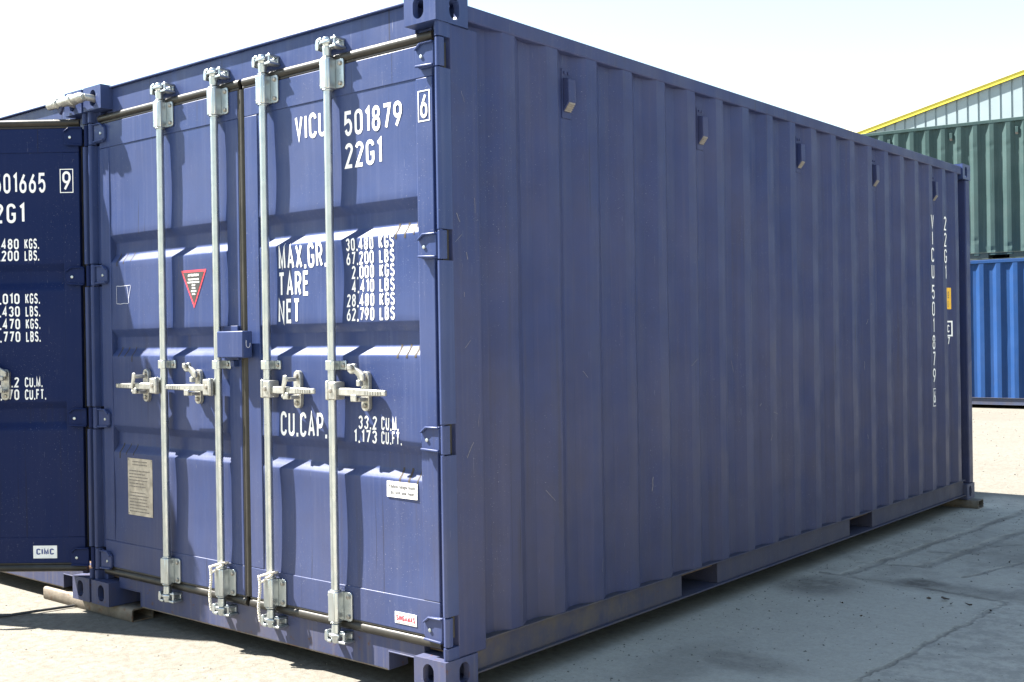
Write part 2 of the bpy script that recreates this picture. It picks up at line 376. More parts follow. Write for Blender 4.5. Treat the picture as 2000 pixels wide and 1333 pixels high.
def stroke_text(mb, s, x0, z0, h, x1=None, sw=0.15, gap=0.17, align='l', wf=1.0):
    """flat text in (x, 0, z); fitted to x0..x1 when both are given"""
    tw = text_width(s, sw, gap)*h
    kx = (x1-x0)/tw if x1 is not None else wf
    if align == 'r': x0 = x0 - tw*kx
    x = x0; ih = h*(1-sw)
    for ci, c in enumerate(s):
        gw, st = G[c]
        for k, (pts, cl) in enumerate(st):
            ox, dy = x, 0.0006*k
            ribbon(mb, [((px+sw/2)*h, pz*ih+sw*h/2) for px, pz in pts], cl, sw*h,
                   lambda u, v, ox=ox, dy=dy: (ox+u*kx, -dy, z0+v))
        x += (gw+sw+gap)*h*kx
def drape(mb, name, mat, parent, cuts, axis, fn):
    """cut a flat mesh at the folds of the sheet it is painted on, then lay it on that sheet"""
    me = bpy.data.meshes.new(name); me.from_pydata(mb.v, [], mb.f)
    b = bmesh.new(); b.from_mesh(me)
    nrm = Vector((0, 0, 0)); nrm[axis] = 1
    for c in cuts:
        co = Vector((0, 0, 0)); co[axis] = c
        bmesh.ops.bisect_plane(b, geom=b.verts[:]+b.edges[:]+b.faces[:], plane_co=co, plane_no=nrm, dist=1e-6)
    for v in b.verts: v.co = fn(v.co)
    b.to_mesh(me); b.free(); me.materials.append(M[mat])
    o = bpy.data.objects.new(name, me); C.objects.link(o); o.parent = parent; return o
def font_text(s, size, bold=0.0, spacing=1.0, align='CENTER', line=1.0):
    cu = bpy.data.curves.new('t', 'FONT'); cu.body = s; cu.size = size; cu.align_x = align; cu.align_y = 'CENTER'
    cu.space_character = spacing; cu.space_line = line; cu.offset = bold; cu.resolution_u = 3
    o = bpy.data.objects.new('t', cu); C.objects.link(o)
    dg = bpy.context.evaluated_depsgraph_get()
    me = bpy.data.meshes.new_from_object(o.evaluated_get(dg)); bpy.data.objects.remove(o); bpy.data.curves.remove(cu)
    mb = MB(); mb.add([v.co[:] for v in me.vertices], [tuple(p.vertices) for p in me.polygons]); bpy.data.meshes.remove(me)
    return mb

# ------------------------------------------------------------------ container pieces (local: x across the doors, y along, z up)
CW, CL, CH = 2.438, 6.058, 2.591
YF, YP = 0.045, 0.0478                        # door frame face, door sheet face

def holed_plate(mb, w, h, c, hw, hh, t, tf):
    """plate w x h with an oval hole, thickness t; tf maps (u, v, depth)"""
    ang = sorted(set([round(360*i/28, 4) for i in range(28)] + [round(math.degrees(math.atan2(y-c[1], x-c[0])) % 360, 4) for x in (0, w) for y in (0, h)]))
    n = len(ang); ov = []; rc = []
    for a in ang:
        ca, sa = math.cos(R(a)), math.sin(R(a))
        k = []
        if ca > 1e-9: k.append((w-c[0])/ca)
        if ca < -1e-9: k.append(-c[0]/ca)
        if sa > 1e-9: k.append((h-c[1])/sa)
        if sa < -1e-9: k.append(-c[1]/sa)
        d = min(k); rc.append((c[0]+d*ca, c[1]+d*sa))
        # stadium hole
        rad = min(hw, hh); ex, ey = hw-rad, hh-rad
        lo, hi = 0.0, 1.0
        for _ in range(30):
            md = (lo+hi)/2; x, y = md*ca, md*sa
            if math.hypot(max(abs(x)-ex, 0), max(abs(y)-ey, 0)) < rad: lo = md
            else: hi = md
        ov.append((c[0]+lo*ca, c[1]+lo*sa))
    vs = [tf(*p, 0) for p in rc]+[tf(*p, 0) for p in ov]+[tf(*p, t) for p in ov]+[tf(*p, t) for p in rc]
    fs = []
    for i in range(n):
        j = (i+1) % n
        for a in range(3): fs.append((a*n+i, a*n+j, (a+1)*n+j, (a+1)*n+i))
    mb.add(vs, fs)

def casting(name, parent, cx, cy_, cz, sx, sy_, sz, mat):
    """corner fitting whose outer corner is (cx,cy,cz); s* = direction pointing inwards"""
    w, l, h = 0.162, 0.178, 0.118; t = 0.028
    mb = MB()
    P = lambda x, y, z: (cx+sx*x, cy_+sy_*y, cz+sz*z)
    holed_plate(mb, w, h, (0.088, 0.060), 0.0275, 0.041, t, lambda u, v, d: P(u, d, v))
    holed_plate(mb, l, h, (0.102, 0.060), 0.0275, 0.041, t, lambda u, v, d: P(d, u, v))
    holed_plate(mb, w, l, (0.088, 0.100), 0.032, 0.058, t, lambda u, v, d: P(u, v, d))
    for q in (w, w-t*0.4):
        mb.add([P(q, 0.001, 0.001), P(q, l, 0.001), P(q, l, h), P(q, 0.001, h)], [(0, 1, 2, 3)])
    for q in (l, l-t*0.4):
        mb.add([P(0.001, q, 0.001), P(w, q, 0.001), P(w, q, h), P(0.001, q, h)], [(0, 1, 2, 3)])
    for q in (h, h-t*0.4):
        mb.add([P(0.001, 0.001, q), P(w, 0.001, q), P(w, l, q), P(0.001, l, q)], [(0, 1, 2, 3)])
    o = mb.obj(name, mat, parent, smooth=35, recalc=False)
    o.data.validate()
    return o

class Corr:
    """vertical corrugation of a long side"""
    def __init__(s, e1=0.469, pitch=0.2807, y0=0.235, y1=5.95, xo=2.424, xi=2.388):
        s.br = [(y0, xi)]; e = e1
        while e < y1-0.1:
            s.br += [(e-0.140, xi), (e-0.072, xo), (e, xo), (e+0.068, xi)]
            e += pitch
        # the flange next to the rear post is flat
        last = s.br[-2][0]
        s.br = s.br[:-1] + [(last+0.30, xo), (last+0.335, xi-0.03), (y1, xi-0.03)] if last < y1-0.42 else s.br[:-1]+[(min(last+0.03, y1-0.06), xi-0.03), (y1, xi-0.03)]
        s.br = [b for i, b in enumerate(s.br) if i == 0 or b[0] > s.br[i-1][0]+1e-4]
    def x(s, y):
        br = s.br
        if y <= br[0][0]: return br[0][1]
        for (a, xa), (b, xb) in zip(br, br[1:]):
            if a <= y <= b: return xa+(xb-xa)*(y-a)/(b-a)
        return br[-1][1]

def side_wall(name, parent, mat, corr, z0, z1, mirror=False, dents=(), seed=0):
    ys = [];
    for (a, _), (b, _) in zip(corr.br, corr.br[1:]):
        # small fold radius: extra columns beside each fold
        ys += [a, a+min(0.006, (b-a)*0.3), b-min(0.006, (b-a)*0.3)]
    ys.append(corr.br[-1][0])
    ys = sorted(set(round(y, 5) for y in ys))
    zs = sorted(set([z0+(z1-z0)*i/24 for i in range(25)] + [q for d in dents for q in (d[1]-.09, d[1]-.04, d[1], d[1]+.04, d[1]+.09)]))
    vs = []; fs = []
    for z in zs:
        for y in ys:
            x = 0.2*corr.x(y-0.0025)+0.6*corr.x(y)+0.2*corr.x(y+0.0025)
            e = math.sin(math.pi*(z-z0)/(z1-z0))
            x += 0.0055*e*noise.noise(Vector((y*1.7+seed, z*1.3, 3.1))) + 0.0022*e*noise.noise(Vector((y*6.1+seed, z*3.3, 9.1)))
            for dy, dz, dd in dents:
                k = max(0, 1-abs(y-dy)/0.06)*max(0, 1-abs(z-dz)/0.07); x -= dd*k
            vs.append((CW-x if mirror else x, y, z))
    n = len(ys)
    for i in range(len(zs)-1):
        for k in range(n-1): fs.append((i*n+k, i*n+k+1, (i+1)*n+k+1, (i+1)*n+k))
    mb = MB(); mb.add(vs, fs); return mb.obj(name, mat, parent, smooth=16)

def vent(parent, mat, y, mirror=False):
    fx = (lambda x: CW-x) if mirror else (lambda x: x)
    xv = 2.388
    mb = MB()
    mb.prism([(fx(xv+.0005), 2.235), (fx(xv+.0005), 2.445), (fx(xv+.004), 2.445), (fx(xv+.004), 2.235)], 1, y-.032, y+.032)
    o = mb.obj('vent', mat, parent, 0.001)
    mb = MB()
    mb.prism([(fx(xv+.004), 2.405), (fx(xv+.034), 2.398), (fx(xv+.036), 2.302), (fx(xv+.0045), 2.262)], 1, y-.024, y+.027)
    mb.obj('vent_hood', mat, o, 0.003)
    for k in range(5):
        a = (k+.5)/5; x = xv+.007+.027*a; z = 2.264+.035*a
        MB().box(fx(x-.0022), fx(x+.0022), y-.020, y+.023, z-.0045, z+.004).obj('vent_slat', 'slat', o)
    for dy in (-.013, .013):
        MB().lathe([(0, .007), (.005, .0065), (.006, .003)] if not mirror else [(0, .007), (-.005, .0065), (-.006, .003)], (fx(xv+.004), y+dy, 2.428), 0, 10).obj('vent_bolt', mat, o)

def shell(name, loc, rz, mats, label, cat='container', corr=None, end='plain', vents=(), dents=(), both=True, seed=0, group=None):
    paintm, worn, rail = mats
    root = tag(empty(name, loc, rz), label, cat, group)
    corr = corr or Corr()
    for sx in (0, 1):
        for sy_ in (0, 1):
            for sz in (0, 1):
                casting('corner_casting', root, CW*sx, CL*sy_, CH*sz, 1-2*sx, 1-2*sy_, 1-2*sz, 'navy' if sz and worn == 'navy_worn' else worn)
    # side walls, rails
    for mir in (False, True):
        fx = (lambda x: CW-x) if mir else (lambda x: x)
        side_wall('side_wall', root, paintm, corr, 0.157, 2.506, mir, dents if not mir else (), seed)
        MB().prism([(fx(2.352), 2.504), (fx(2.428), 2.504), (fx(2.428), 2.566), (fx(2.352), 2.566)], 1, 0.1785, CL-0.1785).obj('top_side_rail', paintm, root, 0.006)
        mb = MB()
        pk = [(1.707, 2.055), (3.718, 4.075)]
        segs = [(0.1785, pk[0][0]), (pk[0][1], pk[1][0]), (pk[1][1], CL-0.1785)]
        for a, b in segs:
            mb.prism([(fx(2.402), 0.041), (fx(2.408), 0.041), (fx(2.408), 0.150), (fx(2.402), 0.150)], 1, a, b)
        mb.prism([(fx(2.352), 0.150), (fx(2.428), 0.150), (fx(2.428), 0.1565), (fx(2.352), 0.1565)], 1, 0.1785, CL-0.1785)
        mb.prism([(fx(2.352), 0.034), (fx(2.430), 0.034), (fx(2.430), 0.041), (fx(2.352), 0.041)], 1, 0.1785, CL-0.1785)
        o = mb.obj('bottom_side_rail', rail, root, 0.0012)
        for a, b in pk:
            q = MB()
            x0, x1 = sorted((fx(1.9), fx(2.4015)))
            q.box(x0, x1, a-.006, a, .0415, .149); q.box(x0, x1, b, b+.006, .0415, .149)
            q.box(x0, x1, a, b, .036, .0405); q.obj('fork_pocket', rail, o)
        for v in vents:
            if not mir or both: vent(root, paintm, v, mir)
    # roof with transverse corrugations
    vs = []; fs = []; y = 0.10; k = 0
    prof = []
    while y < CL-0.12:
        prof += [(y, 2.560), (y+.03, 2.574), (y+.12, 2.574), (y+.15, 2.560)]; y += 0.209
    prof = [(0.07, 2.560)]+prof+[(CL-.06, 2.560)]
    mb = MB()
    vs = [(x, a, b) for a, b in prof for x in (.08, CW-.08)]
    mb.add(vs, [(2*i, 2*i+1, 2*i+3, 2*i+2) for i in range(len(prof)-1)]); mb.obj('roof', paintm, root)
    MB().box(.06, CW-.06, .09, CL-.09, .125, .150).obj('floor', 'floor_wood', root)
    cm = MB()
    for i in range(9):
        y = .35+i*.66
        if min(abs(y-q) for q in (1.88, 3.9)) > .25: cm.box(.07, CW-.07, y, y+.05, .036, .124)
    cm.obj('cross_member', rail, root)
    # rear end
    for mir in (False, True):
        fx = (lambda x: CW-x) if mir else (lambda x: x)
        x0, x1 = sorted((fx(2.35), fx(2.433)))
        MB().box(x0, x1, 5.955, 6.050, .1185, CH-.1185).obj('corner_post', paintm, root, 0.008)
    vs = []; prof = [(.088, 6.02)]
    x = .13
    while x < CW-.2:
        prof += [(x, 6.02), (x+.05, 5.98), (x+.13, 5.98), (x+.18, 6.02)]; x += .25
    prof.append((CW-.088, 6.02))
    mb = MB(); mb.add([(a, b, z) for a, b in prof for z in (.14, 2.5)], [(2*i, 2*i+1, 2*i+3, 2*i+2) for i in range(len(prof)-1)]); mb.obj('end_wall', paintm, root)
    MB().box(.163, CW-.163, 5.98, 6.045, 2.50, 2.58).obj('end_header', paintm, root, 0.004)
    MB().box(.163, CW-.163, 5.98, 6.045, .03, .14).obj('end_sill', rail, root, 0.004)
    if end == 'plain':
        for mir in (False, True):
            fx = (lambda x: CW-x) if mir else (lambda x: x)
            x0, x1 = sorted((fx(2.35), fx(2.433)))
            MB().box(x0, x1, .015, .232, .1185, CH-.1185).obj('corner_post', paintm, root, 0.008)
        MB().box(.088, CW-.088, .05, .07, .14, 2.5).obj('end_wall', paintm, root)
        MB().box(.163, CW-.163, .02, .09, 2.50, 2.58).obj('end_header', paintm, root, 0.004)
        MB().box(.163, CW-.163, .02, .09, .03, .14).obj('end_sill', rail, root, 0.004)
    return root, corr

HZ = (2.362, 1.652, 0.932, 0.222)             # hinge heights
PIN = (2.408, 0.030)

def door_end(root, mats, hz=HZ):
    paintm, worn, rail = mats
    for mir in (False, True):
        fx = (lambda x: CW-x) if mir else (lambda x: x)
        x0, x1 = sorted((fx(2.372), fx(2.432)))
        body = MB().box(x0, x1, .082, .235, .1185, CH-.1185)
        o = body.obj('corner_post', 'navy_side' if paintm == 'navy' else paintm, root, 0.003)
        ed = [.1185]
        for z in sorted(hz): ed += [z-.058, z+.058]
        ed.append(CH-.1185)
        st = MB()
        for a, b in zip(ed[::2], ed[1::2]):
            # rounded front lip of the post
            pr = []
            for k in range(9):
                an = math.pi*k/8; pr.append((2.4215-.0115*math.cos(an), .026-.0115*math.sin(an)))
            pr = [(2.374, .0818), (2.374, .0550), (2.410, .0548)]+pr+[(2.433, .0548), (2.433, .0818)]
            st.prism([(fx(p), q) for p, q in pr], 2, a, b)
        st.obj('post_lip', paintm, o)
    # header and sill
    MB().box(.163, CW-.163, .062, .14, 2.447, 2.577).obj('door_header', paintm, root, 0.003)
    MB().box(.163, CW-.163, .046, .14, 2.5775, 2.5855).obj('header_lip', paintm, root, 0.002)
    MB().box(.09, .1625, .075, .14, 2.40, 2.4725).box(CW-.1625, CW-.09, .075, .14, 2.40, 2.4725).obj('header_end', paintm, root)
    s = MB().box(.352, 2.086, .058, .13, .022, .152).box(.163, .352, .058, .13, .094, .152).box(2.086, CW-.163, .058, .13, .094, .152)
    o = s.obj('door_sill', worn, root)
    for mir in (False, True):
        fl = MB(); fx = (lambda x: CW-x) if mir else (lambda x: x)
        fl.prism([(fx(2.076), .018), (fx(2.0855), .018), (fx(2.0855), .0875), (fx(CW-.164), .0875), (fx(CW-.164), .0935), (fx(2.080), .0935)], 1, .0555, .16)
        fl.obj('sill_pocket_lip', worn, o, 0.002)
    MB().box(.352, 2.078, .0595, .12, .0165, .0215).obj('sill_lower_edge', 'dunnage', o)
    MB().box(.36, 2.07, .16, .17, .02, .15).obj('sill_back', rail, o)

GASK = [(-.025, 0), (-.0245, .009), (-.020, .0125), (-.0135, .0105), (-.012, .0085), (-.009, .0125), (-.002, .0165), (.006, .0180), (.014, .0160), (.020, .0110), (.024, .003), (.024, 0)]

def hardware_rod(door, x, side, latch, oz=0.0, bolt_dir=1):
    """one locking rod at x with brackets, cams and a handle pointing to side (+1 right, -1 left)"""
    yr, rr_ = 0.017, 0.0172
    rod = MB().lathe([(.19, rr_), (2.43, rr_)], (x, yr, oz), 2, 24, True).obj('locking_rod', 'galv', door)
    for z, up in ((2.372, 1), (.239, -1)):
        b = MB()
        # sleeve with clipped corners
        sl_ = [(x-.026, .0445), (x-.029, .036), (x-.029, .004), (x-.020, -.006), (x+.016, -.006), (x+.026, .004), (x+.028, .0445)]
        b.prism(sl_, 2, z-.060, z+.060)
        o = b.obj('rod_bracket', 'galv', rod, 0.003)
        fl = MB()
        pts = [(x+.0285, z-.058)]
        for cx, cz, a0 in ((x+.062, z-.046, -90), (x+.062, z+.046, 0)):
            pts += [(cx+.012*math.cos(R(a0+90*k/4)), cz+.012*math.sin(R(a0+90*k/4))) for k in range(5)]
        pts += [(x+.0285, z+.058)]
        fl.prism(pts, 1, .036, .0447); fl.obj('bracket_flange', 'galv', rod, 0.0015)
        for dz in (-.040, .040):
            MB().lathe([(0, .0095), (-.006, .009), (-.008, .004)], (x+.055, .0358, z+dz), 1, 14).obj('bolt', 'bolt', rod)
        for dz in (-.042, .042):
            MB().lathe([(0, .004), (-.003, .0035)], (x-.0292, .006, z+dz), 0, 8).obj('rivet', 'bolt', rod)
        MB().lathe([(z-.066, .0235), (z-.061, .0235)], (x, yr, oz), 2, 20).lathe([(z+.061, .0235), (z+.066, .0235)], (x, yr, oz), 2, 20).obj('collar', 'galv', rod, 0.001)
        # cam
        zc = z+up*.122
        yb_ = .0615 if up > 0 else .0575
        c = MB()
        lo, hi = sorted((zc-up*.052, zc-up*.012)); c.lathe([(lo, .017), (hi, .0195)] if up > 0 else [(lo, .0195), (hi, .017)], (x, yr, oz), 2, 18)
        lo, hi = sorted((zc-up*.016, zc+up*.026)); c.lathe([(lo, .015), ((lo+hi)/2, .0205), (hi, .016)], (x, yr, oz), 2, 12)
        c.prism([(x-.030, .002), (x-.012, -.006), (x+.012, -.005), (x+.028, .004), (x+.030, .022), (x+.010, .036), (x-.014, .036), (x-.028, .022)], 2, zc-.002, zc+.012)
        lo, hi = sorted((zc+up*.012, zc+up*.024)); c.box(x-.034, x-.012, -.004, .016, lo, hi)
        c.obj('cam', 'galv', rod, 0.003)
        k = MB()
        k.prism([(x-.054, zc-.020), (x-.040, zc-.024), (x-.034, zc), (x-.040, zc+.022), (x-.052, zc+.020), (x-.056, zc)], 1, .002, yb_)
        k.box(x-.048, x+.058, yb_-.010, yb_, zc-.012, zc+.012)
        k.box(x+.030, x+.060, .008, yb_, zc+.012, zc+.021); k.box(x+.028, x+.066, .002, yb_, zc-.022, zc-.013)
        k.lathe([(zc-.018, .0055), (zc+.026, .0055)], (x+.050, .014, oz), 2, 10)
        if latch != 'swung': k.obj('cam_keeper', 'galv', rod, 0.002)
    # mid guide
    z = 1.205
    MB().prism([(x-.024, .0445), (x-.024, .006), (x-.016, -.004), (x+.016, -.004), (x+.024, .006), (x+.024, .0445)], 2, z-.019, z+.019).obj('rod_guide', 'galv', rod, 0.002)
    MB().box(x+.0242, x+.060, .037, .0487, z-.019, z+.019).obj('guide_flange', 'galv', rod, 0.003)
    MB().lathe([(0, .0095), (-.006, .009), (-.008, .004)], (x+.046, .0368, z), 1, 14).obj('bolt', 'bolt', rod)
    MB().lathe([(0, .004), (-.003, .0035)], (x-.0242, .010, z), 0, 8).obj('rivet', 'bolt', rod)
    # handle: hub, lever, catch plate, latch
    s = side; z = 1.105
    hub = MB()
    x0, x1 = sorted((x+s*.019, x+s*.062)); hub.box(x0, x1, -.024, .030, z-.036, z+.036)
    x0, x1 = sorted((x+s*.004, x+s*.022)); hub.box(x0, x1, -.026, -.004, z-.038, z+.040)
    hub.obj('handle_hub', 'plated', rod, 0.005)
    MB().lathe([(0, .010), (-.005, .009), (-.006, .003)], (x+s*.034, -.0242, z+.002), 1, 12).obj('bolt', 'bolt', rod)
    le = MB()
    st_ = [(.056, .0155, -.012, .012), (.12, .0165, -.024, .002), (.19, .0155, -.028, -.006), (.21, .0140, -.028, -.010), (.345, .0115, -.026, -.011)]
    vs = []; fs = []
    for d, hh, ya, yb in st_:
        vs += [(x+s*d, ya, z-.004-hh*.9), (x+s*d, ya, z-.004+hh), (x+s*d, yb, z-.004+hh), (x+s*d, yb, z-.004-hh*.9)]
    for i in range(len(st_)-1):
        for k in range(4): fs.append((4*i+k, 4*i+(k+1) % 4, 4*i+4+(k+1) % 4, 4*i+4+k))
    fs += [(3, 2, 1, 0), tuple(4*(len(st_)-1)+k for k in range(4))]
    if latch == 'swung':
        vs = [(2*x-a_, b_, c_) for a_, b_, c_ in vs]
    le.add(vs, fs); le.obj('handle_lever', 'plated', rod, 0.004)
    gr = MB()
    for k in range(7):
        xx = x+s*(.232+.014*k); gr.box(min(xx, xx+s*.006), max(xx, xx+s*.006), -.0290, -.0262, z-.012, z+.004)
    if latch != 'swung': gr.obj('handle_grip_mark', 'plated', rod)
    xc = x+s*.176
    pl = MB(); pts = []
    for k in range(9): pts.append((xc+.022*math.cos(R(20*k+10)), z+.055+.022*math.sin(R(20*k+10))))
    for k in range(9): pts.append((xc+.022*math.cos(R(180+20*k+10)), z-.058+.022*math.sin(R(180+20*k+10))))
    pl.prism(pts, 1, .030, .0487); pl.obj('catch_plate', 'plated', rod, 0.002)
    x0, x1 = sorted((xc-.016, xc+.016))
    MB().box(x0, x1, -.016, .031, z-.040, z-.024).box(x0, x1, -.033, -.0255, z-.040, z-.012).obj('catch_hook', 'plated', rod, 0.003)
    for dz in (.055, -.058):
        MB().lathe([(0, .0105), (-.008, .010), (-.010, .004)], (xc, .0298, z+dz), 1, 14).obj('bolt', 'bolt', rod)
    la = MB()
    if latch in ('open', 'swung'):
        d = -1
        pts = [(xc+.018, z+.040), (xc+.020, z+.066), (xc+.002, z+.078), (xc+d*.028, z+.094), (xc+d*.030, z+.108), (xc+d*.060, z+.106), (xc+d*.074, z+.094), (xc+d*.072, z+.076), (xc+d*.056, z+.066), (xc+d*.034, z+.070), (xc+d*.016, z+.056), (xc+d*.012, z+.036)]
        la.prism(pts, 1, .004, .020); la.box(xc-.058, xc-.036, -.012, .0035, z+.082, z+.106)
        la.box(xc-.014, xc+.006, -.004, .018, z+.020, z+.044)
    else:
        la.prism([(xc+.014, z+.060), (xc-.010, z+.060), (xc-.016, z+.028), (xc-.024, z+.006), (xc-.020, z-.018), (xc-.006, z-.020), (xc-.002, z+.008), (xc+.010, z+.026)], 1, -.036, -.0285)
        la.box(xc-.010, xc+.012, -.030, .022, z+.034, z+.050)
        la.box(xc-.024, xc-.010, -.034, -.012, z-.034, z-.020)
    la.obj('latch', 'plated', rod, 0.004)
    return rod

def hinge(door, sx, zs, paintm):
    """hinge blades on the door stile; sx=+1 hinge on the right"""
    for z in zs:
        fx = (lambda x: x) if sx > 0 else (lambda x: CW-x)
        pts = [(2.302, z-.030), (2.318, z-.048), (2.396, z-.048), (2.396, z+.048), (2.330, z+.044), (2.302, z+.024)]
        h = MB(); h.prism([(fx(a), b) for a, b in pts], 1, .030, .0445)
        o = h.obj('hinge', paintm, door, 0.004)
        w = MB(); w.prism([(fx(a), b) for a, b in [(2.306, z-.043), (2.396, z-.047), (2.396, z-.038), (2.306, z-.034)]], 1, .020, .0298); w.obj('hinge_rib', paintm, o, 0.003)
        w = MB(); w.prism([(fx(a), b) for a, b in [(2.306, z+.020), (2.334, z+.040), (2.396, z+.040), (2.396, z+.0475), (2.330, z+.0475), (2.302, z+.026)]], 1, .020, .0298)
        w.obj('hinge_rib', paintm, o, 0.003)
        MB().prism([(fx(2.4215-.0140*math.cos(math.pi*k/8)), .031-.0140*math.sin(math.pi*k/8)) for k in range(9)]+[(fx(2.4355), .047), (fx(2.4075), .047)], 2, z-.053, z+.053).obj('hinge_knuckle', paintm, o, 0.002)
        MB().lathe([(0, .008), (-.004, .007), (-.005, .003)], (fx(2.334), .0298, z-.004), 1, 10).obj('bolt', 'galv', o)

def make_door(root, side, mats, grooves, zs=HZ, bow=0.006, seed=0, name_label=None):
    """side +1 right door (hinge right), -1 left door. Verts in container coordinates about the hinge pin."""
    paintm = mats[0]
    xa, xb = (1.243, 2.372) if side > 0 else (.066, 1.195)
    hx = xb if side > 0 else xa
    z0, z1 = .190, 2.408
    inner = (1.330, 2.287) if side > 0 else (.151, 1.108)
    prt, prb = 2.284, .322
    mb = MB()
    mb.box(xa, xb, YF, .095, prt+.0005, z1); mb.box(xa, xb, YF, .095, z0, prb-.0005)
    mb.box(xa, inner[0], YF, .095, prb, prt); mb.box(inner[1], xb, YF, .095, prb, prt)
    # folded sheet
    zb = [prb]
    br = [(prb, YP)]
    for (zu, zl) in sorted(grooves):
        lo, hi = sorted((zu, zl)); br += [(lo, YP), (lo+.037, YP+.028), (hi-.037, YP+.028), (hi, YP)]
    br.append((prt, YP))
    def base(z):
        for (a, ya), (b, yb) in zip(br, br[1:]):
            if a <= z <= b: return ya+(yb-ya)*(z-a)/max(b-a, 1e-9)
        return YP
    flats = [(a, b) for (a, ya), (b, yb) in zip(br, br[1:]) if ya == YP and yb == YP]
    def fold(x, z):
        y = .25*base(z-.004)+.5*base(z)+.25*base(z+.004) if prb+.004 < z < prt-.004 else base(z)
        for a, b in flats:
            if a < z < b:
                q = math.sin(math.pi*(z-a)/(b-a)); y += q*bow*(b-a)/.46*(.55+.9*noise.noise(Vector((x*2.3+seed, z*2.0, seed+1.7))))
        return y
    rows = set()
    for (a, _), (b, _) in zip(br, br[1:]):
        n = max(2, int((b-a)/.03))
        rows |= {round(a+(b-a)*i/n, 5) for i in range(n+1)} | {round(a+.004, 5), round(b-.004, 5)}
    rows = sorted(rows); cols = [inner[0]+(inner[1]-inner[0])*i/24 for i in range(25)]
    n = len(cols)
    mb.add([(x, fold(x, z), z) for z in rows for x in cols], [(i*n+k, i*n+k+1, (i+1)*n+k+1, (i+1)*n+k) for i in range(len(rows)-1) for k in range(n-1)])
    mb.add([(inner[0], .094, prb), (inner[1], .094, prb), (inner[1], .094, prt), (inner[0], .094, prt)], [(0, 1, 2, 3)])
    d = mb.obj('door', paintm, root, smooth=40, recalc=False)
    bv = d.modifiers.new('bevel', 'BEVEL'); bv.width = .003; bv.segments = 2; bv.limit_method = 'ANGLE'; bv.angle_limit = R(60)
    # gaskets
    def gk(profile_axis, a, b, c, flip=1, yb=.058):
        g = MB()
        if profile_axis == 'h': g.prism([(yb-q, c+flip*p) for p, q in GASK], 0, a, b)
        else: g.prism([(c+flip*p, yb-q) for p, q in GASK], 2, a, b)
        return g.obj('gasket', 'rubber', d, smooth=60)
    gk('h', xa-.01, xb+.004 if side > 0 else xb+.012, 2.432, 1); gk('h', xa-.01, xb+.004 if side > 0 else xb+.012, .168, -1)
    if side > 0:
        gk('v', .192, 2.406, 1.219, 1)
        gk('v', .192, 2.406, 2.388, 1, .088)
    else:
        gk('v', .192, 2.406, .050, 1, .088)
    hinge(d, side, zs, paintm)
    return d, fold, [z for z, _ in br]

def door_text(door, fold, cuts, items, name='lettering'):
    for it in items:
        mb = MB(); stroke_text(mb, *it[0], **it[1])
        drape(mb, name, 'white', door, [c for c in cuts]+[c+.004 for c in cuts]+[c-.004 for c in cuts], 2,
              lambda v: Vector((v.x, min(fold(v.x, v.z), YP+.06) - .0012 + v.y, v.z)))

def label_plate(door, name, mat, pts, y):
    return MB().prism(pts, 1, y-.0012, y).obj(name, mat, door)

def print_on(door, name, mat, mb, x, z, y, sx=1.0, sz=1.0):
    q = MB(); q.add([(x+v[0]*sx, y, z+v[1]*sz) for v in mb.v], mb.f); return q.obj(name, mat, door, smooth=0, recalc=False)

# ------------------------------------------------------------------ ground
g = MB(); S = 600
g.add([(-S, -S, 0), (S, -S, 0), (S, S, 0), (-S, S, 0)], [(0, 1, 2, 3)])
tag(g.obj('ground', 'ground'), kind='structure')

# ------------------------------------------------------------------ the near navy container
vents = [.854+1.1228*k for k in range(5)]
A, corrA = shell('shipping_container', (0, 0, BASE), 0, ('navy_side', 'navy_worn', 'navy_rail'),
                 'navy blue shipping container with closed doors and four galvanised locking rods', 'container', end='doors', vents=vents, seed=2)
door_end(A, ('navy', 'navy_worn', 'navy_rail'))
GA = [(1.842, 1.708), (1.374, 1.243), (.900, .767)]
DR, foldR, cutR = make_door(A, 1, ('navy',), GA, seed=3.3)
DL, foldL, cutL = make_door(A, -1, ('navy',), GA, seed=8.1)
rods = {}
for k, (door, x, s, la) in enumerate(((DL, .6435, -1, 'closed'), (DL, 1.065, -1, 'open'), (DR, 1.411, 1, 'closed'), (DR, 1.8226, 1, 'open'))):
    rods[k] = hardware_rod(door, x, s, la)
# painted lettering
K = lambda **k: k
items = [(('VICU', 1.582, 2.137, .104), K(x1=1.775)), (('501879', 1.885, 2.118, .100), K(x1=2.209)), (('22G1', 1.885, 1.990, .100), K(x1=2.094)),
         (('MAX.GR.', 1.460, 1.606, .104), K(x1=1.762)), (('TARE', 1.457, 1.493, .103), K(x1=1.650)), (('NET', 1.455, 1.380, .103), K(x1=1.592)),
         (('CU.CAP.', 1.457, .906, .103), K(x1=1.752))]
ww = dict(sw=.16, gap=.20)
for i, (a, b) in enumerate((('30,480', 'KGS'), ('67,200', 'LBS'), ('2,000', 'KGS'), ('4,410', 'LBS'), ('28,480', 'KGS'), ('62,790', 'LBS'))):
    z = 1.660-.0557*i
    items += [((a, 2.040-(.157 if len(a) == 6 else .128), z, .0515), K(x1=2.040, **ww)), ((b, 2.072, z, .0515), K(x1=2.155, **ww))]
items += [(('33.2', 1.940, .953, .053), K(x1=2.045, **ww)), (('CU.M.', 2.070, .953, .053), K(x1=2.165, **ww)),
          (('1,173', 1.913, .899, .051), K(x1=2.045, **ww)), (('CU.FT.', 2.070, .899, .051), K(x1=2.182, **ww))]
door_text(DR, foldR, cutR, items)
flatf = lambda x, z: YF
